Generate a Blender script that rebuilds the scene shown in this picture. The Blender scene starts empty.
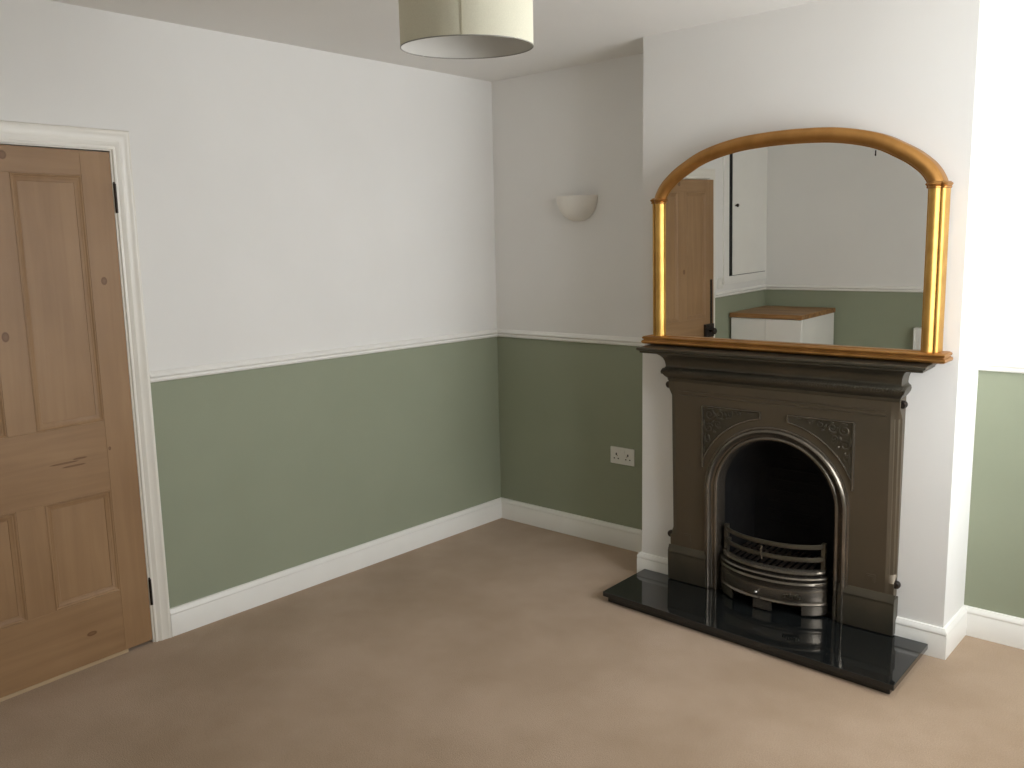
import bpy, bmesh, math, random
from mathutils import Vector, Matrix
random.seed(7)
PI = math.pi
sc = bpy.context.scene
COL = sc.collection

# ------------------------------------------------------------------ materials
def mat(name, col, rough=.6, metal=0., spec=.5, coat=0.):
    m = bpy.data.materials.new(name); m.use_nodes = True
    b = m.node_tree.nodes['Principled BSDF']
    b.inputs['Base Color'].default_value = (*col, 1)
    b.inputs['Roughness'].default_value = rough
    b.inputs['Metallic'].default_value = metal
    b.inputs['Specular IOR Level'].default_value = spec
    b.inputs['Coat Weight'].default_value = coat
    return m, m.node_tree, b

def noise_mix(nt, b, c1, c2, scale=5, detail=4, lo=.35, hi=.65, stretch=None, rough=.5, coord='Object'):
    N, L = nt.nodes, nt.links
    tc = N.new('ShaderNodeTexCoord'); mp = N.new('ShaderNodeMapping')
    L.new(tc.outputs[coord], mp.inputs[0])
    if stretch: mp.inputs['Scale'].default_value = stretch
    n = N.new('ShaderNodeTexNoise'); n.inputs['Scale'].default_value = scale
    n.inputs['Detail'].default_value = detail; n.inputs['Roughness'].default_value = rough
    L.new(mp.outputs[0], n.inputs['Vector'])
    r = N.new('ShaderNodeValToRGB'); r.color_ramp.elements[0].position = lo; r.color_ramp.elements[1].position = hi
    r.color_ramp.elements[0].color = (*c1, 1); r.color_ramp.elements[1].color = (*c2, 1)
    L.new(n.outputs['Fac'], r.inputs[0])
    if b: L.new(r.outputs[0], b.inputs['Base Color'])
    return mp, n, r

def bump(nt, b, scale, strength, dist=.002, detail=3, stretch=None):
    N, L = nt.nodes, nt.links
    tc = N.new('ShaderNodeTexCoord'); mp = N.new('ShaderNodeMapping')
    L.new(tc.outputs['Object'], mp.inputs[0])
    if stretch: mp.inputs['Scale'].default_value = stretch
    n = N.new('ShaderNodeTexNoise'); n.inputs['Scale'].default_value = scale; n.inputs['Detail'].default_value = detail
    L.new(mp.outputs[0], n.inputs['Vector'])
    bp = N.new('ShaderNodeBump'); bp.inputs['Strength'].default_value = strength; bp.inputs['Distance'].default_value = dist
    L.new(n.outputs['Fac'], bp.inputs['Height']); L.new(bp.outputs[0], b.inputs['Normal'])

M = {}
def mk_plain(key, c1, c2=None, rough=.6, metal=0, spec=.5, coat=0, scale=5, bs=0, bst=.2, bd=.002, lo=.35, hi=.65, stretch=None, detail=4):
    m, nt, b = mat(key, c1, rough, metal, spec, coat)
    if c2: noise_mix(nt, b, c1, c2, scale, detail, lo, hi, stretch)
    if bs: bump(nt, b, bs, bst, bd)
    M[key] = m
    return m, nt, b
mk_plain('white_wall', (.775, .765, .74), (.795, .785, .76), .75, scale=2.5, bs=9, bst=.12, bd=.004, spec=.25)
mk_plain('green_wall', (.282, .308, .222), (.294, .320, .232), .7, scale=2.5, bs=9, bst=.12, bd=.004, spec=.3)
mk_plain('ceiling_paint', (.79, .775, .745), (.81, .795, .765), .85, scale=2, spec=.2)
mk_plain('gloss_white', (.82, .81, .77), (.84, .83, .79), .32, scale=6, spec=.5)
mk_plain('cream_gloss', (.76, .73, .66), (.78, .75, .68), .35, scale=6, spec=.5)
mk_plain('plastic_white', (.72, .71, .66), None, .35)
mk_plain('shade_black', (.012, .011, .01), None, .8)  # flat black painted in place of the shade within gaps and holes
mk_plain('bracket', (.02, .018, .016), (.05, .035, .025), .5, .6, scale=60)
mk_plain('iron', (.125, .098, .066), (.102, .084, .058), .42, .55, scale=3.0, bs=120, bst=.06, bd=.001, lo=.3, hi=.7, spec=.5)
mk_plain('iron_dark', (.10, .086, .062), (.076, .068, .05), .33, .6, scale=6, bs=90, bst=.06, bd=.001)
mk_plain('iron_polished', (.20, .172, .14), (.155, .136, .11), .27, .8, scale=12, bs=60, bst=.04, bd=.001)
mk_plain('steel_polished', (.27, .255, .235), (.2, .19, .175), .2, .9, scale=12)
mk_plain('soot', (.005, .005, .0055), (.009, .008, .0075), .85, 0, scale=9, bs=30, bst=.4, bd=.004, spec=.2)
mk_plain('gold', (.50, .255, .078), (.40, .20, .058), .38, .9, scale=14, bs=50, bst=.08, bd=.001, stretch=(1, 1, .4))
mk_plain('gold_light', (.60, .36, .10), (.50, .285, .075), .47, .9, scale=14)
mk_plain('radiator_white', (.80, .80, .76), None, .3)
mk_plain('shade_fabric', (.72, .695, .56), (.68, .655, .525), .85, scale=300, spec=.1)
mk_plain('shade_lining', (.58, .56, .52), None, .8, spec=.1)
mk_plain('plaster_lamp', (.80, .77, .71), (.78, .75, .69), .6, scale=8)
mk_plain('ring_grey', (.30, .29, .25), None, .6)
mk_plain('seam_tape', (.50, .47, .35), None, .8)
mk_plain('brass_dull', (.35, .26, .13), None, .4, .8)
# window glass: clear pane
m, nt, b = mat('window_glass', (1, 1, 1), .0)
N, L = nt.nodes, nt.links
tr = N.new('ShaderNodeBsdfTransparent'); gl = N.new('ShaderNodeBsdfGlossy'); gl.inputs['Roughness'].default_value = .02
mx = N.new('ShaderNodeMixShader'); mx.inputs[0].default_value = .06
L.new(tr.outputs[0], mx.inputs[1]); L.new(gl.outputs[0], mx.inputs[2]); L.new(mx.outputs[0], N['Material Output'].inputs[0])
M['window_glass'] = m
# mirror glass
m, nt, b = mat('mirror_glass', (.88, .885, .86), .0, 1.); M['mirror_glass'] = m
# granite
m, nt, b = mat('granite', (.01, .011, .011), .05, 0, .5, .3)
mp, n, r = noise_mix(nt, b, (.006, .007, .007), (.05, .055, .055), 420, 2, .56, .78); M['granite'] = m
# carpet
m, nt, b = mat('carpet', (.4, .3, .2), .95, 0, .1)
N, L = nt.nodes, nt.links
mp, n, r = noise_mix(nt, None, (.355, .252, .165), (.44, .325, .229), 1.5, 4, .36, .64, rough=.6)
mp2, n2, r2 = noise_mix(nt, None, (.80, .80, .80), (1.12, 1.12, 1.12), 260, 2, .3, .7)
mm = N.new('ShaderNodeMixRGB'); mm.blend_type = 'MULTIPLY'; mm.inputs[0].default_value = 1
L.new(r.outputs[0], mm.inputs[1]); L.new(r2.outputs[0], mm.inputs[2]); L.new(mm.outputs[0], b.inputs['Base Color'])
b.inputs['Sheen Weight'].default_value = .15; b.inputs['Sheen Roughness'].default_value = .5
bp = N.new('ShaderNodeBump'); bp.inputs['Strength'].default_value = .6; bp.inputs['Distance'].default_value = .004
L.new(n2.outputs['Fac'], bp.inputs['Height']); L.new(bp.outputs[0], b.inputs['Normal'])
M['carpet'] = m

def wood(key, axis, base, dark, knots=(), seed=0., rough=.48, line=.5):
    """grain runs along axis ('X' or 'Z') of the object's own coordinates; knots = (x, z, rx, rz)"""
    m, nt, b = mat(key, base, rough, 0, .35)
    N, L = nt.nodes, nt.links
    tc = N.new('ShaderNodeTexCoord'); mp = N.new('ShaderNodeMapping')
    mp.inputs['Location'].default_value = (seed, seed * .7, seed * 1.3)
    L.new(tc.outputs['Object'], mp.inputs[0])
    mp.inputs['Scale'].default_value = (1, 1, .07) if axis == 'Z' else (.07, 1, 1)
    n = N.new('ShaderNodeTexNoise'); n.inputs['Scale'].default_value = 26; n.inputs['Detail'].default_value = 5; n.inputs['Distortion'].default_value = .6
    L.new(mp.outputs[0], n.inputs['Vector'])
    r = N.new('ShaderNodeValToRGB')
    r.color_ramp.elements[0].position = .30; r.color_ramp.elements[1].position = .66
    r.color_ramp.elements[0].color = (*[base[i] * (1 - line) + dark[i] * line for i in range(3)], 1); r.color_ramp.elements[1].color = (*base, 1)
    L.new(n.outputs['Fac'], r.inputs[0])
    n3 = N.new('ShaderNodeTexNoise'); n3.inputs['Scale'].default_value = 2.2; n3.inputs['Detail'].default_value = 3
    L.new(tc.outputs['Object'], n3.inputs['Vector'])
    r3 = N.new('ShaderNodeValToRGB'); r3.color_ramp.elements[0].position = .3; r3.color_ramp.elements[1].position = .7
    r3.color_ramp.elements[0].color = (.86, .82, .78, 1); r3.color_ramp.elements[1].color = (1.06, 1.06, 1.08, 1)
    L.new(n3.outputs['Fac'], r3.inputs[0])
    mu = N.new('ShaderNodeMixRGB'); mu.blend_type = 'MULTIPLY'; mu.inputs[0].default_value = 1
    L.new(r.outputs[0], mu.inputs[1]); L.new(r3.outputs[0], mu.inputs[2])
    out = mu.outputs[0]
    for (kx, kz, rx, rz) in knots:
        sb = N.new('ShaderNodeVectorMath'); sb.operation = 'SUBTRACT'; sb.inputs[1].default_value = (kx, 0, kz)
        L.new(tc.outputs['Object'], sb.inputs[0])
        ml = N.new('ShaderNodeVectorMath'); ml.operation = 'MULTIPLY'; ml.inputs[1].default_value = (1 / rx, 0, 1 / rz)
        L.new(sb.outputs[0], ml.inputs[0])
        ln = N.new('ShaderNodeVectorMath'); ln.operation = 'LENGTH'; L.new(ml.outputs[0], ln.inputs[0])
        rr = N.new('ShaderNodeValToRGB'); e = rr.color_ramp.elements
        e[0].position = .0; e[0].color = (.55, .55, .55, 1); e[1].position = 1.; e[1].color = (0, 0, 0, 1)
        q = e.new(.55); q.color = (.7, .7, .7, 1); q = e.new(.75); q.color = (.9, .9, .9, 1)
        L.new(ln.outputs['Value'], rr.inputs[0])
        mk = N.new('ShaderNodeMixRGB'); mk.inputs[2].default_value = (*dark, 1)
        L.new(rr.outputs[0], mk.inputs[0]); L.new(out, mk.inputs[1]); out = mk.outputs[0]
    L.new(out, b.inputs['Base Color'])
    M[key] = m
PINE, PDK = (.335, .207, .105), (.125, .055, .02)
KN = [(.068, 1.493, .013, .017), (.388, 1.942, .015, .017), (.442, 1.312, .014, .020), (.246, .131, .022, .010), (.285, .822, .06, .004), (.25, .806, .05, .004), (.225, .83, .03, .004), (.107, .845, .006, .008)]
wood('pine_upright', 'Z', PINE, PDK, KN, 0.3, line=.22)
wood('pine_level', 'X', PINE, PDK, KN, 4.1, line=.25)
wood('pine_moulding', 'Z', (.325, .2, .102), PDK, (), 2.1, line=.2)
wood('oak_block', 'X', (.42, .235, .095), (.13, .055, .02), [(.10, -.02, .02, .03), (.34, -.02, .02, .03)], 1.7, .4, .8)
wood('pale_wood', 'X', (.50, .38, .24), (.35, .25, .14), (), 1.1)

# ------------------------------------------------------------------ mesh tools
class MB:
    def __init__(s): s.v = []; s.f = []; s.m = []
    def add(s, vs, fs, mi=0):
        k = len(s.v); s.v += [tuple(v) for v in vs]; s.f += [tuple(i + k for i in f) for f in fs]; s.m += [mi] * len(fs); return s
    def box(s, x0, x1, y0, y1, z0, z1, mi=0):
        vs = [(x, y, z) for z in (z0, z1) for y in (y0, y1) for x in (x0, x1)]
        return s.add(vs, [(0, 2, 3, 1), (4, 5, 7, 6), (0, 1, 5, 4), (2, 6, 7, 3), (0, 4, 6, 2), (1, 3, 7, 5)], mi)
    def loft(s, rings, closed=True, caps=True, loop=False, mi=0):
        n = len(rings[0]); vs = [p for r in rings for p in r]; fs = []
        R = len(rings)
        for i in range(R if loop else R - 1):
            for j in range(n if closed else n - 1):
                a, b = i * n + j, i * n + (j + 1) % n
                c, d = ((i + 1) % R) * n + (j + 1) % n, ((i + 1) % R) * n + j
                fs.append((a, b, c, d))
        if caps and closed and not loop:
            fs.append(tuple(range(n - 1, -1, -1))); fs.append(tuple((R - 1) * n + j for j in range(n)))
        return s.add(vs, fs, mi)
    def prism(s, poly, a, b, axis='z', mi=0):
        def P(p, t):
            return {'z': (p[0], p[1], t), 'y': (p[0], t, p[1]), 'x': (t, p[0], p[1])}[axis]
        return s.loft([[P(p, a) for p in poly], [P(p, b) for p in poly]], mi=mi)
    def tube(s, pts, r, n=8, mi=0, closed=False, flat=1.):
        pts = [Vector(p) for p in pts]; rings = []; up = Vector((0, 1, 0))
        for i, p in enumerate(pts):
            t = (pts[(i + 1) % len(pts)] - pts[i - 1]) if closed else (pts[min(i + 1, len(pts) - 1)] - pts[max(i - 1, 0)])
            t.normalize(); a = t.cross(up)
            if a.length < 1e-3: a = t.cross(Vector((1, 0, 0)))
            a.normalize(); b_ = a.cross(t)
            rr = r[i] if isinstance(r, (list, tuple)) else r
            rings.append([tuple(p + a * math.cos(2 * PI * k / n) * rr + b_ * math.sin(2 * PI * k / n) * rr * flat) for k in range(n)])
        return s.loft(rings, loop=closed, mi=mi)
    def lathe(s, prof, c=(0, 0, 0), n=32, axis='z', mi=0, a0=0, a1=2 * PI):
        full = abs(a1 - a0 - 2 * PI) < 1e-6; rings = []
        cnt = n if full else n + 1
        for k in range(cnt):
            a = a0 + (a1 - a0) * k / n; ca, sa = math.cos(a), math.sin(a)
            ring = []
            for r, h in prof:
                if axis == 'z': ring.append((c[0] + r * ca, c[1] + r * sa, c[2] + h))
                elif axis == 'y': ring.append((c[0] + r * ca, c[1] + h, c[2] + r * sa))
                else: ring.append((c[0] + h, c[1] + r * ca, c[2] + r * sa))
            rings.append(ring)
        return s.loft(rings, closed=False, caps=False, loop=full, mi=mi)
    def build(s, name, m, parent=None, bevel=0, smooth=True, angle=35, seg=2):
        me = bpy.data.meshes.new(name); me.from_pydata(s.v, [], s.f); me.update()
        ms = m if isinstance(m, (list, tuple)) else [m]
        for x in ms: me.materials.append(M[x])
        for p, i in zip(me.polygons, s.m): p.material_index = i
        bm = bmesh.new(); bm.from_mesh(me)
        bmesh.ops.remove_doubles(bm, verts=bm.verts, dist=1e-6)
        bmesh.ops.dissolve_degenerate(bm, edges=bm.edges, dist=1e-7)
        bmesh.ops.recalc_face_normals(bm, faces=bm.faces)
        bm.to_mesh(me); bm.free()
        if smooth:
            me.polygons.foreach_set('use_smooth', [True] * len(me.polygons))
            me.set_sharp_from_angle(angle=math.radians(angle))
        o = bpy.data.objects.new(name, me); COL.objects.link(o)
        if parent: o.parent = parent
        if bevel:
            b = o.modifiers.new('bevel', 'BEVEL'); b.width = bevel; b.segments = seg; b.limit_method = 'ANGLE'; b.angle_limit = math.radians(40)
            b.harden_normals = True
        return o
def tag(o, label, cat, group=None):
    o['label'] = label; o['category'] = cat
    if group: o['group'] = group
    return o
def thing(name, label, cat, loc=(0, 0, 0), rot=(0, 0, 0), group=None):
    o = bpy.data.objects.new(name, None); COL.objects.link(o); o.location = loc; o.rotation_euler = rot
    o.empty_display_size = .1
    return tag(o, label, cat, group) if label else o
def struct(o, label=None):
    o['kind'] = 'structure'
    if label: o['label'] = label
    return o

# ------------------------------------------------------------------ dimensions
H, HD, HB = 2.493, 1.08, .119         # ceiling, underside of dado rail, skirting height
XR, YN = 3.74, -3.933                 # right wall, near wall
BX0, BX1, BD = 1.173, 2.531, .280     # chimney breast
DY0, DY1 = -2.152, -2.998             # door opening in left wall
DH = 1.985
W2 = ['white_wall', 'green_wall']
SPLIT = HD + .02

# ------------------------------------------------------------------ room shell
def wallbox(mb, x0, x1, y0, y1, z0, z1):
    if z0 < SPLIT: mb.box(x0, x1, y0, y1, z0, min(SPLIT, z1), 1)
    if z1 > SPLIT: mb.box(x0, x1, y0, y1, max(SPLIT, z0), z1, 0)
w = MB(); T = .14
wallbox(w, -T, 0, DY0, .14, 0, H); wallbox(w, -T, 0, YN - .14, DY1, 0, H); wallbox(w, -T, 0, DY1, DY0, DH, H)
struct(w.build('wall_left', W2, smooth=False), 'white over sage green wall with pine door')
w = MB(); wallbox(w, 0, BX0 + .1, 0, .14, 0, H); wallbox(w, BX1 - .1, XR, 0, .14, 0, H)
w.box(BX0 + .1, BX1 - .1, 0, .14, 0, H, 0)
struct(w.build('wall_far', W2, smooth=False), 'white over sage green alcove wall behind the fireplace')
w = MB(); wallbox(w, 0, XR, YN - .14, YN, 0, H)
struct(w.build('wall_near', W2, smooth=False), 'wall seen only in the mirror, white over green')
# right wall with the window the daylight comes through
WY0, WY1, WZ0, WZ1 = -1.78, -.18, .74, 2.25
RT = .26
w = MB(); wallbox(w, XR, XR + RT, WY1, .14, 0, H); wallbox(w, XR, XR + RT, YN - .14, WY0, 0, H)
w.box(XR, XR + RT, WY0, WY1, 0, WZ0, 1); w.box(XR, XR + RT, WY0, WY1, WZ1, H, 0)
struct(w.build('wall_right', W2, smooth=False), 'window wall on the right, outside the frame')
# chimney breast: front slab with a firebox opening, side cheeks
oz, ox0, ox1 = .86, 1.45, 2.29
w = MB()
def vq(*p): w.add(p, [tuple(range(len(p)))])
w.add([(x, -BD, z) for x, z in ((BX0, 0), (ox0, 0), (ox0, oz), (ox1, oz), (ox1, 0), (BX1, 0), (BX1, H), (ox1, H), (ox0, H), (BX0, H))],
      [(0, 1, 2, 8, 9), (2, 3, 7, 8), (3, 4, 5, 6, 7)])
vq((BX0, -BD, 0), (BX0, -BD, H), (BX0, 0, H), (BX0, 0, 0)); vq((BX1, -BD, 0), (BX1, -BD, H), (BX1, 0, H), (BX1, 0, 0))
vq((ox0, -BD, 0), (ox0, -BD, oz), (ox0, 0, oz), (ox0, 0, 0)); vq((ox1, -BD, 0), (ox1, -BD, oz), (ox1, 0, oz), (ox1, 0, 0)); vq((ox0, -BD, oz), (ox1, -BD, oz), (ox1, 0, oz), (ox0, 0, oz))
struct(w.build('wall_chimney', 'white_wall', smooth=False), 'white chimney breast')
w = MB(); w.box(-1.3, XR + RT, YN - .14, .14, -.1, 0); struct(w.build('floor', 'carpet', smooth=False), 'beige fitted carpet')
w = MB(); w.box(-1.3, XR + RT, YN - .14, .14, H, H + .1); struct(w.build('ceiling', 'ceiling_paint', smooth=False), 'plain white ceiling')
# unseen walls added beyond the door to block sky light at the latch gap
w = MB(); w.box(-1.2, -1.1, YN, .0, 0, H); w.box(-1.1, -T, YN - .0, YN + .1, 0, H); w.box(-1.1, -T, -.1, 0, 0, H)
struct(w.build('wall_light_block', 'white_wall', smooth=False), 'unseen wall added behind the door to block light')

# skirting and dado profiles: (depth from wall, height)
SK = [(0, 0), (.018, 0), (.018, HB - .030), (.0165, HB - .027), (.0165, HB - .024), (.0185, HB - .021), (.0175, HB - .013), (.012, HB - .006), (.009, HB - .001), (.005, HB), (0, HB)]
DD = [(0, HD), (.010, HD), (.014, HD + .002), (.017, HD + .008), (.015, HD + .0145), (.0125, HD + .0165), (.017, HD + .0195), (.021, HD + .025), (.019, HD + .032), (.0135, HD + .035), (.011, HD + .039), (.005, HD + .043), (0, HD + .044)]
def run(prof, pts, cap=True):
    """sweep a wall profile along a floor polyline with mitres; room lies on the right of travel"""
    mb = MB(); rings = []
    P = [Vector((x, y)) for x, y in pts]
    for i, p in enumerate(P):
        ds = []
        if i > 0: ds.append((P[i] - P[i - 1]).normalized())
        if i < len(P) - 1: ds.append((P[i + 1] - P[i]).normalized())
        ns = [Vector((d.y, -d.x)) for d in ds]
        if len(ns) == 2:
            n = (ns[0] + ns[1]); n = n / n.length_squared * 2
        else: n = ns[0]
        rings.append([(p.x + n.x * d, p.y + n.y * d, h) for d, h in prof])
    mb.loft(rings); return mb
A0 = DY0 + .070
s1 = run(SK, [(0, A0), (0, 0), (BX0, 0), (BX0, -BD), (1.362, -BD)])
struct(s1.build('baseboard_left', 'gloss_white'), 'white moulded skirting board round the left alcove')
s2 = run(SK, [(2.358, -BD), (BX1, -BD), (BX1, 0), (XR, 0), (XR, YN), (0, YN), (0, DY1 - .08)])
struct(s2.build('baseboard_right', 'gloss_white'), 'white moulded skirting board on the right of the fireplace')
struct(run(DD, [(0, A0), (0, 0), (BX0, 0)]).build('trim_1', 'gloss_white'), 'white dado rail along left wall and alcove')
struct(run(DD, [(BX1, 0), (XR, 0), (XR, WY1 + .05)]).build('trim_2', 'gloss_white'), 'white dado rail in the right alcove')
struct(run(DD, [(XR, WY0 - .05), (XR, YN), (0, YN), (0, DY1 - .08)]).build('trim_3', 'gloss_white'), 'white dado rail seen in the mirror')

# architrave, mitred round the door opening: (distance out from opening, depth)
AP = [(0, 0), (0, .009), (.003, .012), (.010, .012), (.013, .0095), (.017, .010), (.024, .0145), (.032, .0165), (.036, .0150), (.040, .0155), (.060, .0165), (.064, .019), (.070, .0205), (.076, .019), (.080, .014), (.080, 0)]
a = MB(); rings = []
for (y, z, sy, sz) in [(DY0, 0, 1, 0), (DY0, DH, 1, 1), (DY1, DH, -1, 1), (DY1, 0, -1, 0)]:
    rings.append([(d, y + sy * o * .88, z + sz * o * .93) for o, d in AP])
a.loft(rings); struct(a.build('trim_4', 'cream_gloss'), 'cream gloss architrave round the pine door')
# jamb lining and stop
a = MB()
for y0, y1 in ((DY0 - .003, DY0 + .01), (DY1 - .01, DY1 + .006)):
    a.box(-T, .006, y0, y1, 0, DH)
a.box(-T, .006, DY1, DY0, DH - .004, DH + .01)
a.box(-T, .006, DY0 - .0075, DY0 - .002, 0, DH)
a.box(-.07, -.045, DY0 - .02, DY0, 0, DH); a.box(-.07, -.045, DY1, DY1 + .02, 0, DH); a.box(-.07, -.045, DY1, DY0, DH - .02, DH)
struct(a.build('trim_5', 'cream_gloss', bevel=.002), 'cream door lining')

# ------------------------------------------------------------------ pine door, standing slightly ajar
# local: x = distance from the hinge edge, y = into the hall (+) / room (-), z up
door = thing('door_1', None, None, (0.002, -2.157, 0), (0, 0, -PI / 2 + .064))
struct(door, 'stripped pine four panel door, slightly ajar')
DWd, DT, Z0, Z1 = .824, .040, .013, 1.976
OP = [(.118, .371), (.473, .719)]; ZO = [(.266, .681), (.956, 1.884)]
mb = MB()
def dstile(x0, x1, z0, z1, mt, nm='stile'):
    q = MB(); q.box(x0, x1, 0, DT, z0, z1); return q.build(nm, mt, door, bevel=.0012)
dstile(0, OP[0][0], Z0, Z1, 'pine_upright'); dstile(OP[1][1], DWd, Z0, Z1, 'pine_upright')
dstile(OP[0][0], OP[1][1], Z0, ZO[0][0], 'pine_level', 'bottom_rail'); dstile(OP[0][0], OP[1][1], ZO[0][1], ZO[1][0], 'pine_level', 'lock_rail')
dstile(OP[0][0], OP[1][1], ZO[1][1], Z1, 'pine_level', 'top_rail')
for z0, z1 in ZO: dstile(OP[0][1], OP[1][0], z0, z1, 'pine_upright', 'muntin')
for x0, x1 in OP:
    for z0, z1 in ZO:
        q = MB(); q.box(x0 - .005, x1 + .005, .010, .030, z0 - .005, z1 + .005)
        q.build('panel', 'pine_upright', door)
        q = MB(); mw = .030
        pr = [(0, .002), (.001, .0), (.005, -.0005), (.010, .003), (.013, .0028), (.020, .0062), (.0255, .0078), (.027, .0098), (mw, .0102), (0, .0102)]
        for sgn in (0, 1):
            rr = []
            for (cx, cz, sx, sz) in [(x0, z0, 1, 1), (x1, z0, -1, 1), (x1, z1, -1, -1), (x0, z1, 1, -1)]:
                rr.append([(cx + sx * o, (d if not sgn else DT - d), cz + sz * o) for o, d in pr])
            q.loft(rr, loop=True)
        q.build('panel_moulding', 'pine_moulding', door, angle=25)
for z in (1.804, .219):
    q = MB(); q.box(-.008, .0015, -.002, .036, z - .05, z + .05)
    q.lathe([(0, -.055), (.0055, -.055), (.0055, .055), (0, .055)], (-.004, -.007, z), 12)
    q.lathe([(0, .055), (.004, .056), (.003, .062), (0, .063)], (-.003, -.006, z), 12)
    q.build('hinge', 'bracket', door)
q = MB(); q.box(-.0065, -.001, .0, .02, 1.905, 1.93); q.box(-.0065, -.001, .0, .02, 1.945, 1.952); q.build('paint_scuff', 'bracket', door)
q = MB(); q.box(.11, DWd - .004, -.005, .006, .002, .0145); q.build('weather_strip', 'pale_wood', door)
# rim lock and long latch plate on the free edge (seen in the mirror)
q = MB(); q.box(.690, .800, -.022, -.0004, .80, .90); q.build('rim_lock', 'bracket', door, bevel=.003)
q = MB(); q.lathe([(0, -.06), (.014, -.06), (.024, -.052), (.026, -.042), (.018, -.032), (.009, -.028), (.009, 0), (0, 0)], (.735, -.022, .85), 20, 'y')
q.build('door_knob', 'bracket', door)
q = MB(); q.box(.777, .800, -.006, -.0004, .90, 1.235); q.build('edge_plate', 'bracket', door, bevel=.001)

for ch in door.children:              # door face turned to the room side
    for v in ch.data.vertices: v.co.y *= -1
    ch.data.flip_normals()

# ------------------------------------------------------------------ window (right wall, out of frame, source of daylight)
win = thing('window_1', None, None, (XR + .12, (WY0 + WY1) / 2, WZ0)); struct(win, 'sash window in the right wall')
hw, hh = (WY1 - WY0) / 2, WZ1 - WZ0
q = MB()
for y in (-hw, hw - .05): q.box(-.05, .05, y, y + .05, 0, hh)
q.box(-.05, .05, -hw, hw, 0, .05); q.box(-.05, .05, -hw, hw, hh - .05, hh)
for y in (-hw / 3, hw / 3): q.box(-.03, .03, y - .03, y + .03, .05, hh - .05)
q.box(-.03, .03, -hw, hw, hh / 2 - .02, hh / 2 + .02)
q.build('window_frame', 'gloss_white', win, bevel=.003)
q = MB(); q.box(-.003, .003, -hw + .05, hw - .05, .05, hh - .05); q.build('pane', 'window_glass', win, smooth=False)
q = MB(); q.box(-.16, -.05, -hw - .03, hw + .03, -.03, .0); q.build('window_sill', 'gloss_white', win, bevel=.004)

# ------------------------------------------------------------------ cast iron fireplace
FX, FY, YAW, LEAN = 1.859, -.3185, .0158, .0368
fp = thing('fireplace', 'bronze-brown cast iron arched fireplace surround on the chimney breast', 'fireplace', (FX, FY, 0), (LEAN, 0, YAW))
SZ, FB = .512, .0520                  # arch springing, foot (top of hearth)
def arch_pts(r, z0=FB, n=40, sz=SZ):
    p = [(-r, z0), (-r, z0 + (sz - z0) * .5)]
    p += [(-r * math.cos(PI * k / n), sz + r * math.sin(PI * k / n)) for k in range(n + 1)]
    return p + [(r, z0 + (sz - z0) * .5), (r, z0)]
def outer_pts(w, top, z0=FB, n=40, sz=SZ):
    p = [(-w, z0), (-w, z0 + (sz - z0) * .5)]
    for k in range(n + 1):
        a = PI * k / n; dx, dz = -math.cos(a), math.sin(a)
        t = min(w / abs(dx) if abs(dx) > 1e-6 else 9e9, (top - sz) / dz if dz > 1e-6 else 9e9)
        p.append((dx * t, sz + dz * t))
    # snap nearest samples to the exact corners
    for cx in (-w, w):
        i = min(range(len(p)), key=lambda i: (p[i][0] - cx) ** 2 + (p[i][1] - top) ** 2); p[i] = (cx, top)
    return p + [(w, z0 + (sz - z0) * .5), (w, z0)]
W1, WF = .463, .4964
TOP = 1.0
body = MB()
ri, ro = arch_pts(.300), outer_pts(W1, TOP)
def plate(mb, inner, outer, v0, v1, mi=0):
    rings = [[(i[0], -v0, i[1]), (o[0], -v0, o[1]), (o[0], -v1, o[1]), (i[0], -v1, i[1])] for i, o in zip(inner, outer)]
    mb.loft(rings, mi=mi)
plate(body, ri, ro, -.075, 0)
for s in (-1, 1):
    def cs(c, d): return [(s * W1, 0), (s * (W1 + c * .35), -d * .25), (s * (W1 + c * .4), -d * .45), (s * (W1 + c * .7), -d * .6), (s * (W1 + c * .8), -d * .85), (s * WF, -d), (s * WF, -.075), (s * W1, -.075)]
    full = [(s * W1, 0), (s * (W1 + .01), 0), (s * (W1 + .02), 0), (s * (W1 + .028), 0), (s * (W1 + .032), 0), (s * WF, -.002), (s * WF, -.075), (s * W1, -.075)]
    ch = cs(WF - W1, .030)
    rg = []
    for z, pr_ in ((FB, full), (.262, full), (.292, ch), (.915, ch), (.955, full), (TOP, full)):
        rg.append([(x, -y, z) for x, y in pr_])
    body.loft(rg)
body.build('surround_plate', 'iron', fp, angle=30)
# moulded line under the cornice
q = MB()
for z in (.925, .943):
    q.prism([(0, z), (-.003, z + .002), (-.003, z + .005), (0, z + .007)], -.445, .445, 'x')
q.build('frieze_line', 'iron', fp)
# plinth blocks
for s in (-1, 1):
    q = MB(); a0, a1 = sorted((s * (.308 if s < 0 else .284), s * .503))
    prof = [(.0, FB), (-.014, FB), (-.014, .172), (-.012, .180), (-.014, .186), (-.011, .196), (-.005, .206), (-.002, .214), (0, .217)]
    q.prism(prof, a0, a1, 'x')
    e0, e1 = sorted((s * .495, s * .503)); q.box(e0, e1, -.002, .05, FB, .20)
    q.build('plinth', 'iron_dark', fp, bevel=.0015)
# arch ring with two beads
RP = [(.320, -.002), (.319, .004), (.315, .006), (.311, .005), (.309, .009), (.304, .0155), (.298, .0165), (.293, .012), (.290, .004), (.286, -.002), (.280, -.004), (.276, .002), (.271, .007), (.265, .007), (.260, .002), (.256, -.008), (.253, -.022), (.250, -.045), (.250, -.075), (.300, -.075)]
q = MB(); rings = [[] for _ in arch_pts(1)]
for (r, v) in RP:
    for i, p in enumerate(arch_pts(r, FB, 56)) if False else enumerate(arch_pts(r)):
        rings[i].append((p[0], -v, p[1]))
q.loft(rings); q.build('arch_moulding', 'iron_polished', fp, angle=50)
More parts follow.
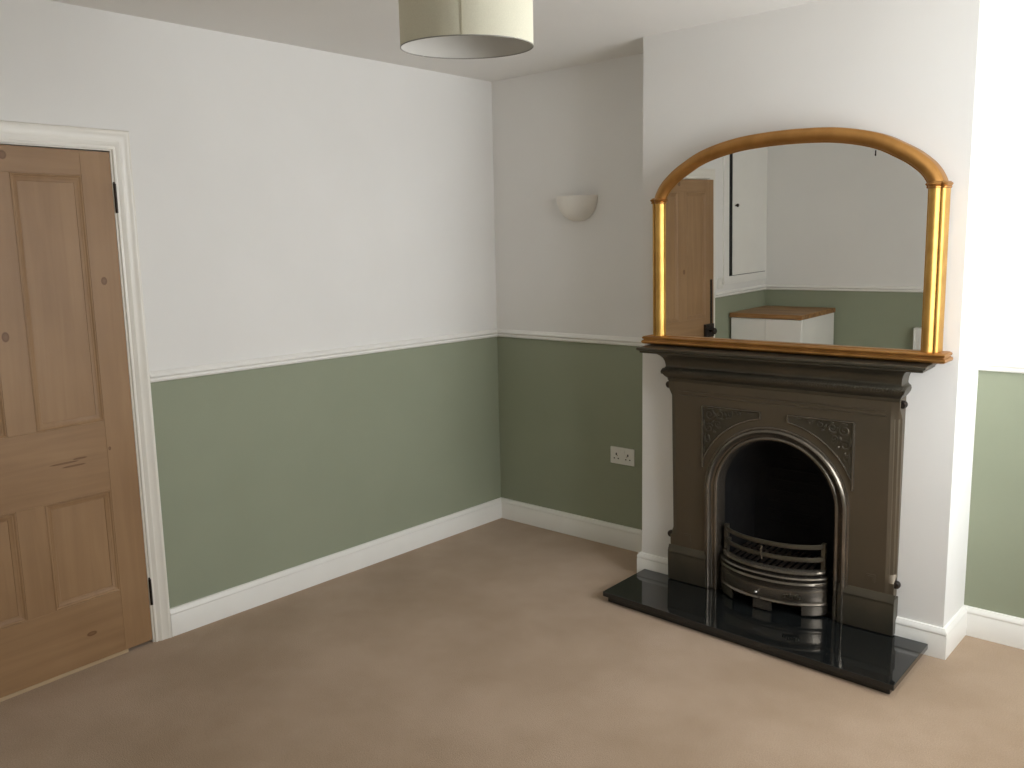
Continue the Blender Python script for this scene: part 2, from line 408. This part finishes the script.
# firebox: splayed soot-black cheeks and back
q = MB()
fa = [(p[0], p[1]) for p in arch_pts(.252)]
def ringat(sc_, v, dz=0): return [(p[0] * sc_, -v, max(FB - .03, (p[1] - FB) * (1 - (1 - sc_) * .6) + FB)) for p in fa]
q.loft([ringat(1, -.05), ringat(.92, -.12), ringat(.72, -.215)], closed=False, caps=False)
back = ringat(.72, -.215); q.add(back, [tuple(range(len(back)))])
q.add([(-.26, .05, FB + .001), (.26, .05, FB + .001), (.2, .22, FB + .001), (-.2, .22, FB + .001)], [(0, 1, 2, 3)])
q.build('firebox', 'soot', fp)
q = MB()
for k in range(7):
    z = .34 + k * .05; q.box(-.12 + k * .003, .12 - k * .003, .206, .214, z, z + .012)
q.build('fireback_ribs', 'soot', fp, bevel=.004)
# spandrels: framed recess look with scroll relief
def spandrel(s):
    R, zt, u0, u1 = .352, .888, .060, .327
    n = 18
    a0 = math.acos(u1 / R); a1 = math.acos(u0 / R)
    arc = [(R * math.cos(a0 + (a1 - a0) * k / n), SZ + R * math.sin(a0 + (a1 - a0) * k / n)) for k in range(n + 1)]
    outline = [(u1, zt)] + arc + [(u0, zt)]
    q = MB()
    path = [Vector((s * x, -.002, z)) for x, z in outline]
    # raised border following the outline
    def seg(pts, w): 
        q.tube([tuple(p) for p in pts], w, 8)
    seg([path[0] + Vector((0, 0, 0)), path[1] + Vector((0, 0, -.028))], 0.0055)
    seg(path[1:-1], .0042); seg([path[-2], path[-1]], 0.0049); seg([path[-1], path[0]], 0.0039)
    fr = q.build('spandrel_border', 'iron_polished', fp)
    q = MB(); m = .006
    q.add([(s * x, -.0006, z) for x, z in outline], [tuple(range(len(outline)))])
    q.build('spandrel_ground', 'iron_dark', fp)
    q = MB()
    def spiral(cx, cz, r, turns, a, dirn, w=.0036):
        pts = []; N_ = 26
        for k in range(N_):
            t = k / (N_ - 1); rr = r * (1 - t * .82); an = a + dirn * turns * 2 * PI * t
            pts.append((s * (cx + rr * math.cos(an)), -.003, cz + rr * math.sin(an)))
        q.tube(pts, [w * (1 - .35 * k / N_) for k in range(N_)], 7)
    def leaf(x0, z0, x1, z1, w):
        v0, v1 = Vector((s * x0, -.002, z0)), Vector((s * x1, -.002, z1)); N_ = 9
        q.tube([tuple(v0.lerp(v1, k / (N_ - 1)) + Vector((0, -.003 * math.sin(PI * k / (N_ - 1)), 0))) for k in range(N_)], [max(.0006, w * math.sin(PI * (k + .3) / (N_ - .4))) for k in range(N_)], 7)
    spiral(.292, .852, .026, 1.6, 1.2, 1); spiral(.296, .792, .022, 1.5, 2.6, -1); spiral(.245, .858, .020, 1.5, .2, -1)
    spiral(.304, .738, .015, 1.4, 1.0, 1); spiral(.196, .866, .0135, 1.4, 2.0, 1); spiral(.252, .815, .017, 1.4, 4.0, 1)
    spiral(.155, .8715, .0085, 1.2, 1, -1)
    for a_ in [(.262, .842, .225, .838, .006), (.270, .83, .282, .81, .006), (.222, .872, .210, .85, .005), (.312, .768, .316, .715, .005), (.318, .83, .318, .79, .005), (.275, .788, .262, .775, .005),
               (.175, .880, .14, .877, .0035), (.315, .71, .319, .675, .004), (.215, .845, .19, .848, .004), (.12, .880, .085, .880, .003), (.30, .879, .27, .880, .004), (.3, .765, .292, .75, .005), (.235, .88, .25, .88, .004)]:
        leaf(*a_)
    q.build('scroll_relief', 'iron_dark', fp)
spandrel(-1); spandrel(1)
# cornice: bead, cove, bed mould under the shelf (profile returned round both ends)
CP = [(-.075, .985), (.002, .985), (.006, .992), (.006, .999), (.012, 1.004), (.020, 1.012), (.028, 1.022), (.031, 1.032), (.027, 1.042), (.018, 1.047), (.013, 1.052), (.013, 1.058), (.016, 1.075), (.023, 1.090), (.034, 1.102), (.046, 1.110), (.050, 1.1165), (-.075, 1.1165)]
def cornice_ring(hw_, f=1.0):
    return [[(hw_ * s_ + s_ * max(o, 0) * 1.0 * (1 if o > -.07 else 0), -v, z) for (o, v, z) in [(c[0], c[0], c[1]) for c in CP]] for s_ in (-1, 1)]
q = MB()
HWc = .492
ra = [(-(HWc + .72 * max(o, 0)), .079, z) for o, z in CP]; rb = [(-(HWc + .72 * max(o, 0)), -o, z) for o, z in CP]
rc = [((HWc + .72 * max(o, 0)), -o, z) for o, z in CP]; rd = [((HWc + .72 * max(o, 0)), .079, z) for o, z in CP]
q.loft([ra, rb, rc, rd]); q.build('cornice', 'iron_dark', fp, angle=50)
# rope carving on the bead
q = MB()
for k in range(96):
    x = -.515 + k * 1.03 / 95
    q.tube([(x - .004, -.019, 1.019), (x, -.0305, 1.028), (x + .003, -.0315, 1.036), (x + .006, -.022, 1.0455)], [.002, .0032, .0032, .002], 5)
q.build('rope_carving', 'iron_dark', fp)
# shelf
q = MB()
SP = [(.0, 1.1165), (.078, 1.1165), (.081, 1.119), (.081, 1.125), (.086, 1.128), (.0915, 1.131), (.0915, 1.1385), (.089, 1.1405), (0, 1.1405)]
def shelfring(x, back=False): return [(x(o), (.078 if back else -o), z) for o, z in SP]
HS = .602
L_ = lambda o: -(HS - .0915 + o if o > 0 else 0) if o > 0 else -.3
q2 = [[(-(HS - .09 + o), .079, z) for o, z in SP], [(-(HS - .09 + o), -o, z) for o, z in SP], [((HS - .09 + o), -o, z) for o, z in SP], [((HS - .09 + o), .079, z) for o, z in SP]]
q.loft(q2)
q.box(-(HS - .09), HS - .09, 0.0, .079, 1.1165, 1.1405)
q.build('mantel_shelf', 'iron_dark', fp, angle=30)
# fixing lugs on the sides and small square bosses
for s, z in ((-1, .965), (1, .975), (-1, .262), (1, .256)):
    q = MB(); q.lathe([(0, -.012), (.012, -.012), (.016, -.006), (.016, .006), (.012, .012), (0, .012)], (s * (WF + .004), .016, z), 18, 'y')
    q.build('fixing_lug', 'bracket', fp)
for s in (-1, 1):
    q = MB(); q.box(s * .408 - .017, s * .408 + .017, -.0018, .001, .25, .284); q.box(s * .408 - .010, s * .408 + .010, -.0030, .001, .257, .277)
    q.build('square_boss', 'iron', fp, bevel=.0008)
# bow-fronted grate
def bow(hw_, sag, v0, n=36, e=1.0):
    out = []
    for k in range(n + 1):
        t = -1 + 2 * k / n; out.append((hw_ * math.sin(t * PI / 2) if False else hw_ * t, v0 + sag * (1 - abs(t) ** 2.3) ** .8))
    return out
def bowed(mb, prof, hw_, sag, v0, n=36, skip=None):
    rings = []
    for (u, v) in bow(hw_, sag, v0, n): rings.append([(u * (1 + o * .0), -(v + o), z) for o, z in prof])
    mb.loft(rings)
GC = -.010                            # grate sits a touch left of the arch centre
def gb(mb, prof, hw_, sag, v0): 
    bowed(mb, prof, hw_, sag, v0); mb.v = [(x + GC, y, z) for x, y, z in mb.v]
for z in (.346, .291):
    q = MB(); gb(q, [(0, z - .009), (.006, z - .010), (.009, z), (.006, z + .010), (0, z + .009)], .224, .088, -.035)
    q.build('grate_bar', 'iron_dark', fp)
q = MB(); gb(q, [(-.012, .228), (.012, .226), (.017, .232), (.014, .241), (.004, .247), (-.006, .248)], .230, .094, -.035)
q.build('grate_bar', 'iron_polished', fp)
for s in (-1, 1):
    q = MB(); x = s * .218 + GC
    q.box(x - .009, x + .009, .022, .044, .226, .358); q.box(x - .009 - s * .012, x + .009 - s * .012, .020, .040, .283, .299)
    q.build('grate_post', 'iron_dark', fp, bevel=.003)
q = MB()
q.tube([(-.02, -.060, .272), (-.024, -.064, .300), (-.02, -.060, .330)], .0045, 8); q.build('grate_catch', 'iron_polished', fp)
q = MB()
for k in range(13):
    x = -.17 + k * .34 / 12 + GC
    q.box(x - .005, x + .005, -.035 * (1 - (x / .2) ** 2), .16, .238, .246)
    if k < 12: q.box(x, x + .34 / 12, .10, .11, .239, .245)
q.build('grate_bottom', 'bracket', fp)
q = MB(); gb(q, [(-.06, .208), (.010, .206), (.020, .209), (.022, .214), (.016, .219), (-.06, .220)], .240, .100, -.032)
q.build('grate_rim', 'iron_polished', fp)
q = MB()
AV = [(-.03, .2005), (.004, .201), (.014, .198), (.019, .190), (.016, .181), (.008, .176), (.004, .171), (.004, .164), (.011, .160), (.012, .142), (.011, .122), (.004, .119), (.004, .113), (.012, .110), (.018, .104), (.014, .098), (.010, .0965), (-.004, .0965), (-.004, .19), (-.03, .19)]
gb(q, AV, .240, .100, -.028)
pts = bow(.240, .100, -.028, 36)
for a_, b_ in ((0, 7), (15, 21), (30, 36)):
    q.loft([[(u + GC, -(v - .003), .0570), (u + GC, -(v + .011), .0570), (u + GC, -(v + .011), .097), (u + GC, -(v - .003), .097)] for u, v in pts[a_:b_ + 1]])
q.build('ash_cover', 'iron_polished', fp, angle=40)
q = MB(); q.lathe([(0, -.024), (.006, -.023), (.009, -.018), (.007, -.011), (.004, -.006), (.004, 0), (0, 0)], (-.03, -.082, .132), 16, 'y')
q.build('ash_cover_knob', 'steel_polished', fp)
q = MB()
for k in range(7):
    x = .085 + k * .010; q.box(x, x + .006, -.0835 + (k * .0012), -.06, .134, .134 + .010 + .003 * (k % 3))
q.build('ash_cover_vent', 'iron_dark', fp)

# ------------------------------------------------------------------ hearth
hearth = thing('hearth', 'polished black granite hearth slab lying on the carpet under the fireplace', 'hearth', (1.86, -.5, 0))
def poly_slab(pts, z0, z1, nm):
    q = MB(); q.prism([(x - 1.86, y + .5) for x, y in pts], z0, z1); return q.build(nm, 'granite', hearth, bevel=.0025)
poly_slab([(1.200, -.300), (1.208, -.655), (2.494, -.712), (2.486, -.300)], .026, .048, 'top_slab')
poly_slab([(1.222, -.302), (1.226, -.640), (2.476, -.696), (2.466, -.302)], .0, .026, 'base_slab')

# ------------------------------------------------------------------ overmantel mirror
mr = thing('mirror', 'gilt arched overmantel mirror standing on the mantel shelf', 'mirror', (1.8715, -.334, 1.1450), (.0148, 0, -.0097))
HWm = .606; SHz = .630          # outer half width, springing height above base
TAB = [(0,.251),(.15,.249),(.3,.243),(.43,.231),(.55,.214),(.65,.193),(.737,.166),(.82,.137),(.875,.112),(.92,.088),(.955,.062),(.98,.036),(.995,.014),(1,0)]
def catmull(P, n=5):
    out = []
    for i in range(len(P) - 1):
        p0 = P[max(i - 1, 0)]; p1 = P[i]; p2 = P[i + 1]; p3 = P[min(i + 2, len(P) - 1)]
        for k in range(n):
            t = k / n
            out.append(tuple(.5 * ((2 * b) + (-a + c) * t + (2 * a - 5 * b + 4 * c - d) * t * t + (-a + 3 * b - 3 * c + d) * t ** 3) for a, b, c, d in zip(p0, p1, p2, p3)))
    return out + [P[-1]]
FWm = .031
half = [(x * HWm, z + SHz) for x, z in TAB]
full = [(-x, z) for x, z in half[::-1]] + half[1:]
full = catmull(full, 4)
path = []
for i, p in enumerate(full):
    a_, b_ = full[max(i - 1, 0)], full[min(i + 1, len(full) - 1)]
    t = Vector((b_[0] - a_[0], b_[1] - a_[1])).normalized()
    if i == 0: t = Vector((0, 1))
    if i == len(full) - 1: t = Vector((0, -1))
    nrm = Vector((t.y, -t.x))          # inward
    path.append((Vector(p) + nrm * FWm, nrm))
# section: s from outside (-) to inside (+), v forward
SECA = [(-.0255, -.044), (-.0255, .002), (-.024, .008), (-.0215, .0115), (-.019, .0125), (-.016, .0145), (-.010, .0215), (-.003, .0255), (.006, .0265), (.014, .0235), (.021, .0165), (.025, .009), (.027, .004), (.031, .002), (.0315, -.006), (.0315, -.044)]
SEC = [(-.031, -.044), (-.031, .004), (-.029, .011), (-.024, .016), (-.0185, .0165), (-.0145, .0125), (-.0125, .0135), (-.006, .0235), (.004, .028), (.013, .0255), (.021, .018), (.025, .009), (.026, .004), (.031, .003), (.0315, -.006), (.0315, -.044)]
def sweep2(mb, pth, SEC=SEC):
    mb.loft([[(c.x + n_.x * s_, -v_, c.y + n_.y * s_) for s_, v_ in SEC] for c, n_ in pth])
q = MB(); sweep2(q, path, SECA); q.build('arch_frame', 'gold', mr, angle=40)
for s in (-1, 1):
    q = MB(); cx = s * (HWm - FWm); nx = Vector((-s, 0))
    sweep2(q, [(Vector((cx, .03)), nx), (Vector((cx, SHz)), nx)])
    q.build('column', 'gold_light', mr, angle=40)
    q = MB(); rings = []
    for (dz, g) in ((-.012, 0), (-.010, .004), (-.006, .005), (-.003, .003), (0, .006), (.004, .0085), (.008, .006), (.010, .003), (.013, 0)):
        rings.append([(cx - s * s_ * (1 + g / .031), -(v_ + g if v_ > 0 else v_), SHz + dz) for s_, v_ in SEC])
    q.loft(rings); q.build('collar', 'gold', mr, angle=40)
q = MB()
BP = [(-.0, .0), (.040, .0), (.046, .003), (.049, .009), (.047, .015), (.041, .018), (.040, .021), (.045, .024), (.046, .030), (.041, .034), (.034, .036), (0, .036)]
bw_ = .594
rings = [[(-(bw_ + max(o, 0)), .046, z) for o, z in BP], [(-(bw_ + o), -o, z) for o, z in BP], [((bw_ + o), -o, z) for o, z in BP], [((bw_ + max(o, 0)), .046, z) for o, z in BP]]
q.loft(rings); q.box(-bw_, bw_, 0, .046, 0, .036); q.build('base_rail', 'gold', mr, angle=35)
q = MB(); inner = []
for c, n_ in path:
    if abs(c.x) <= HWm - FWm + 1e-6 and c.y >= SHz - 1e-6: inner.append((c.x, c.y))
hl = [p for i, p in enumerate(inner) if p[0] < 0 and all(p[1] > w_[1] + 1e-5 and p[0] > w_[0] for w_ in inner[:i])]
inner = hl + [(0, max(p[1] for p in inner))] + [(-x, z) for x, z in hl[::-1]]
inner = [(inner[0][0], .030)] + inner + [(inner[-1][0], .030)]
q.add([(x, .0, z) for x, z in inner], [tuple(range(len(inner)))]); q.build('glass', 'mirror_glass', mr, smooth=False)
q = MB(); q.prism([(x, z) for x, z in inner], .002, .028, 'y'); q.build('backing_board', 'pale_wood', mr, smooth=False)

# ------------------------------------------------------------------ pendant lamp
PX, PY, PZ, PR = 1.717, -1.965, 2.114, .176
pl = thing('pendant_lamp', 'cream drum lampshade pendant hanging from the ceiling', 'ceiling lamp', (PX, PY, PZ), (0, 0, 0))
q = MB(); hS = .215
q.lathe([(PR, .0015), (PR, hS), (PR - .0006, hS)], n=96); q.lathe([(PR, hS), (PR - .0006, hS), (PR - .0006, .0015), (PR, .0015)], n=96)
sh = q.build('lamp_shade', 'shade_fabric', pl)
q = MB(); q.lathe([(PR - .0009, .0015), (PR - .0009, hS)], n=96); q.build('shade_lining', 'shade_lining', pl)
for z in (.001, hS):
    q = MB(); q.tube([((PR - .0004) * math.cos(2 * PI * k / 96), (PR - .0004) * math.sin(2 * PI * k / 96), z) for k in range(96)], .0016, 6, closed=True)
    q.build('shade_ring', 'ring_grey', pl)
d = Vector((3.409 - PX, -3.719 - PY)).normalized(); ang = math.atan2(d.y, d.x) - math.radians(4)
q = MB(); rs = PR + .0012
q.loft([[(rs * math.cos(ang + a_), rs * math.sin(ang + a_), z) for a_ in (-.009, .009)] + [((rs - .0012) * math.cos(ang + a_), (rs - .0012) * math.sin(ang + a_), z) for a_ in (.009, -.009)] for z in (.001, hS)])
q.build('seam', 'seam_tape', pl)
q = MB()
for k in range(3):
    a_ = 2 * PI * k / 3 + .4; q.tube([(.02 * math.cos(a_), .02 * math.sin(a_), hS - .03), ((PR - .001) * math.cos(a_), (PR - .001) * math.sin(a_), hS - .002)], .0015, 6)
q.tube([(.02 * math.cos(2 * PI * k / 24), .02 * math.sin(2 * PI * k / 24), hS - .03) for k in range(24)], .002, 6, closed=True)
q.build('shade_carrier', 'plastic_white', pl)
q = MB(); q.lathe([(0, hS - .075), (.016, hS - .075), (.019, hS - .06), (.019, hS - .025), (.008, hS - .01), (.0035, hS - .005), (.003, H - PZ - .03), (.0, H - PZ - .03)], n=20); q.build('flex', 'plastic_white', pl)
q = MB(); q.lathe([(0, H - PZ - .035), (.012, H - PZ - .034), (.04, H - PZ - .015), (.045, H - PZ - .001), (0, H - PZ - .001)], n=28); q.build('ceiling_rose', 'plastic_white', pl)
q = MB(); q.lathe([(0, .085), (.012, .086), (.024, .094), (.03, .11), (.026, .125), (.014, .138), (.013, .146), (0, .146)], n=24); q.build('bulb', 'plaster_lamp', pl)

kax = Vector((-d.y, d.x, 0)); rotk = Matrix.Rotation(.045, 4, kax); piv = Vector((0, 0, .0))
for ch in pl.children:               # the shade hangs very slightly askew
    if ch.name.split('.')[0] in ('lamp_shade', 'shade_lining', 'shade_ring', 'seam', 'shade_carrier'):
        ch.matrix_local = Matrix.Translation(piv) @ rotk @ Matrix.Translation(-piv)

# ------------------------------------------------------------------ wall uplighter
up = thing('wall_light', 'small white half-bowl uplighter on the left alcove wall', 'wall light', (.596, -.0005, 1.842))
q = MB(); Rb, Db = .124, .098; rings = []
for j in range(13):
    ph = PI / 2 * j / 12
    rr, zz = math.cos(ph) ** .85, -.128 * math.sin(ph)
    rings.append([(Rb * rr * math.cos(PI * k / 28), -Db * rr * math.sin(PI * k / 28), zz) for k in range(29)])
q.loft(rings, closed=False, caps=False)
q2 = []
for j in range(13):
    ph = PI / 2 * j / 12; rr, zz = max(math.cos(ph) ** .85 - .05, 0), -.128 * math.sin(ph) * .95 + .0
    q2.append([(Rb * rr * math.cos(PI * k / 28), -Db * rr * math.sin(PI * k / 28), zz) for k in range(29)])
q.loft(q2, closed=False, caps=False)
q.loft([rings[0], q2[0]], closed=False, caps=False)
q.build('bowl', 'plaster_lamp', up, angle=60)
q = MB(); q.box(-.05, .05, -.012, 0, -.09, -.01); q.build('wall_bracket', 'plastic_white', up, bevel=.002)
q = MB(); q.lathe([(0, -.06), (.014, -.055), (.016, -.03), (0, -.01)], (0, -.045, 0), 14); q.build('bulb', 'plaster_lamp', up)

# ------------------------------------------------------------------ double socket
so = thing('socket', 'white double plug socket low on the green alcove wall', 'socket', (.872, 0, .497))
q = MB(); q.box(-.0745, .0745, -.009, -.0002, -.0445, .0445); q.build('face_plate', 'plastic_white', so, bevel=.003)
for s in (-1, 1):
    q = MB(); cx = s * .036
    q.box(cx - .004, cx + .004, -.0094, -.006, .002, .014); q.box(cx - .0165, cx - .0085, -.0094, -.006, -.018, -.012); q.box(cx + .0085, cx + .0165, -.0094, -.006, -.018, -.012)
    q.build('pin_holes', 'shade_black', so)
    q = MB(); sx = s * .036 + (-.016 if s > 0 else .016) * 0 ; q.box(s * .012 - .006, s * .012 + .006, -.0125, -.009, .014, .032); q.build('switch', 'plastic_white', so, bevel=.001)
for s in (-1, 1):
    q = MB(); q.lathe([(0, -.0006), (.003, -.0006), (.003, 0), (0, 0)], (s * .030, -.009, -.0), 10, 'y'); q.build('screw', 'brass_dull', so)

# ------------------------------------------------------------------ things seen in the mirror
ls = thing('light_switch', 'white light switch on the wall beside the pine door, seen in mirror', 'light switch', (0, -3.165, 1.19))
q = MB(); q.box(.0002, .009, -.043, .043, -.043, .043); q.build('face_plate', 'plastic_white', ls, bevel=.003)
q = MB(); q.box(.009, .013, -.006, .006, -.012, .012); q.build('rocker', 'plastic_white', ls, bevel=.001)

cb = thing('cupboard', 'white built-in wall cupboard with door ajar, seen in the mirror', 'cupboard', (0, -3.615, 1.235))
cy0, cy1, cz1 = .318, -.300, 1.20     # y from +.30 (latch side) to -.30
q = MB(); q.box(.0005, .012, cy0 - .0, cy0 + .08, -.06, cz1 + .03); q.box(.0005, .012, cy1 - .0165, cy1, -.06, cz1 + .03); q.box(.0005, .012, cy1, cy0, -.06, 0); q.box(.0005, .012, cy1, cy0, cz1 - .03, cz1 + .03)
q.build('frame', 'gloss_white', cb, bevel=.002)
q = MB(); q.box(.0005, .009, cy1, cy0, 0, cz1 - .03); q.build('gap_shade_panel', 'shade_black', cb)  # black sheet: the shade in the cupboard gap is put into its colour
q = MB(); q.box(.0095, .015, cy1 + .003, cy0 - .050, .004, cz1 - .034)
q.build('door', 'gloss_white', cb, bevel=.002)
q = MB(); q.lathe([(0, .028), (.010, .027), (.014, .020), (.012, .013), (.005, .008), (.005, 0), (0, 0)], (.015, .225, .55), 18, 'x'); q.build('knob', 'bracket', cb)

un = thing('storage_unit', 'low white cabinet with oiled wooden top in the corner, seen in the mirror', 'cabinet', (.30, -3.60, 0))
ux0, ux1, uy0, uy1, uz = -.278, .312, -.310, .275, .910
q = MB(); q.box(ux0, ux1, uy0, uy1, .08, uz); q.box(ux0 + .02, ux1 - .02, uy0, uy1 - .04, 0, .08); q.build('body', 'gloss_white', un, bevel=.002)
for a_, b_ in ((ux0 + .004, (ux0 + ux1) / 2 - .0015), ((ux0 + ux1) / 2 + .0015, ux1 - .004)):
    q = MB(); q.box(a_, b_, uy1, uy1 + .018, .09, uz - .005); q.build('door', 'gloss_white', un, bevel=.001)
q = MB(); q.box(ux0 - .004, ux1 + .010, uy0, uy1 + .030, uz, uz + .036); q.build('worktop', 'oak_block', un, bevel=.002)

rd = thing('radiator', 'white panel radiator on the green wall, its edge seen in the mirror', 'radiator', (1.825, YN, 0))
q = MB(); q.box(-.56, .56, .035, .10, .26, .80)
for k in range(22):
    x = -.53 + k * 1.06 / 21; q.prism([(x - .012, .10), (x + .012, .10), (x + .006, .106), (x - .006, .106)], .285, .775)
q.build('panel', 'radiator_white', rd, bevel=.004)
q = MB(); q.box(-.565, .565, .030, .106, .80, .822); q.box(-.572, -.56, .03, .106, .25, .822); q.box(.56, .572, .03, .106, .25, .822); q.build('casing', 'radiator_white', rd, bevel=.003)
for x in (-.4, .4):
    q = MB(); q.box(x - .02, x + .02, .0008, .036, .35, .7); q.build('bracket', 'radiator_white', rd)
for x in (-.585, .585):
    q = MB(); q.tube([(x, .06, 0), (x, .06, .25), (x, .06, .28)], .0085, 10); q.lathe([(0, 0), (.016, .002), (.018, .03), (.012, .05), (0, .052)], (x, .06, .27), 16)
    q.tube([(x, .06, .29), (x * .94, .06, .29)], .008, 8); q.build('valve', 'plastic_white', rd)
q = MB(); q.box(.888, .897, YN + .0004, YN + .003, 2.108, 2.150); q.tube([(.8925, YN + .003, 2.118), (.8925, YN + .014, 2.112), (.8925, YN + .016, 2.122)], .0022, 8)
tag(q.build('wall_hook', 'bracket'), 'small picture hook high on the wall reflected in the mirror', 'hook')

# small fittings belong to the part that carries them
def nest(root, parent, *kids):
    base = lambda o: o.name.split('.')[0]
    ps = [c for c in root.children if base(c) == parent]
    mid = lambda o: sum((v.co for v in o.data.vertices), Vector()) / len(o.data.vertices)
    for c in [c for c in root.children if base(c) in kids]:
        c.parent = min(ps, key=lambda p: (mid(p) - mid(c)).length)
nest(fp, 'ash_cover', 'ash_cover_knob', 'ash_cover_vent'); nest(fp, 'spandrel_ground', 'spandrel_border', 'scroll_relief')
nest(fp, 'cornice', 'rope_carving'); nest(fp, 'surround_plate', 'frieze_line', 'square_boss', 'fixing_lug'); nest(fp, 'grate_bar', 'grate_catch')
nest(mr, 'column', 'collar'); nest(door, 'rim_lock', 'door_knob'); nest(door, 'panel', 'panel_moulding')
nest(cb, 'door', 'knob')
bpy.context.view_layer.update()

# ------------------------------------------------------------------ light
wd = bpy.data.worlds.new('sky'); sc.world = wd; wd.use_nodes = True
bg = wd.node_tree.nodes['Background']; bg.inputs[0].default_value = (.955, .978, 1.0, 1); bg.inputs[1].default_value = 12.0
# sky light reaches the room through the window (portal guides sampling, adds no light)
ld = bpy.data.lights.new('window_portal', 'AREA'); ld.shape = 'RECTANGLE'; ld.size = WY1 - WY0; ld.size_y = WZ1 - WZ0
ld.cycles.is_portal = True
lo = bpy.data.objects.new('window_portal', ld); COL.objects.link(lo)
lo.location = (XR + .25, (WY0 + WY1) / 2, (WZ0 + WZ1) / 2); lo.rotation_euler = (0, PI / 2, 0)
lo.rotation_euler = Vector((-1, 0, 0)).to_track_quat('-Z', 'Z').to_euler()

# ------------------------------------------------------------------ camera
yaw, pitch, roll = 0.7262, -0.1556, -0.0209
f = Vector((-math.sin(yaw) * math.cos(pitch), math.cos(yaw) * math.cos(pitch), math.sin(pitch)))
r = f.cross(Vector((0, 0, 1))).normalized(); u = r.cross(f)
r2 = r * math.cos(roll) + u * math.sin(roll); u2 = -r * math.sin(roll) + u * math.cos(roll)
cd = bpy.data.cameras.new('camera'); cam = bpy.data.objects.new('camera', cd); COL.objects.link(cam)
m4 = Matrix(((r2.x, u2.x, -f.x, 3.40896), (r2.y, u2.y, -f.y, -3.71898), (r2.z, u2.z, -f.z, 1.59084), (0, 0, 0, 1)))
cam.matrix_world = m4
cd.sensor_width = 36; cd.lens = 875.788 / 1024 * 36; cd.clip_start = .02
sc.camera = cam

sc.view_settings.view_transform = 'Standard'; sc.view_settings.look = 'None'
sc.view_settings.gamma = 1; sc.view_settings.use_curve_mapping = False
sc.view_settings.exposure = 0.1
sc.cycles.use_denoising = True
sc.cycles.max_bounces = 12; sc.cycles.diffuse_bounces = 8; sc.cycles.glossy_bounces = 6
sc.cycles.sample_clamp_indirect = 8
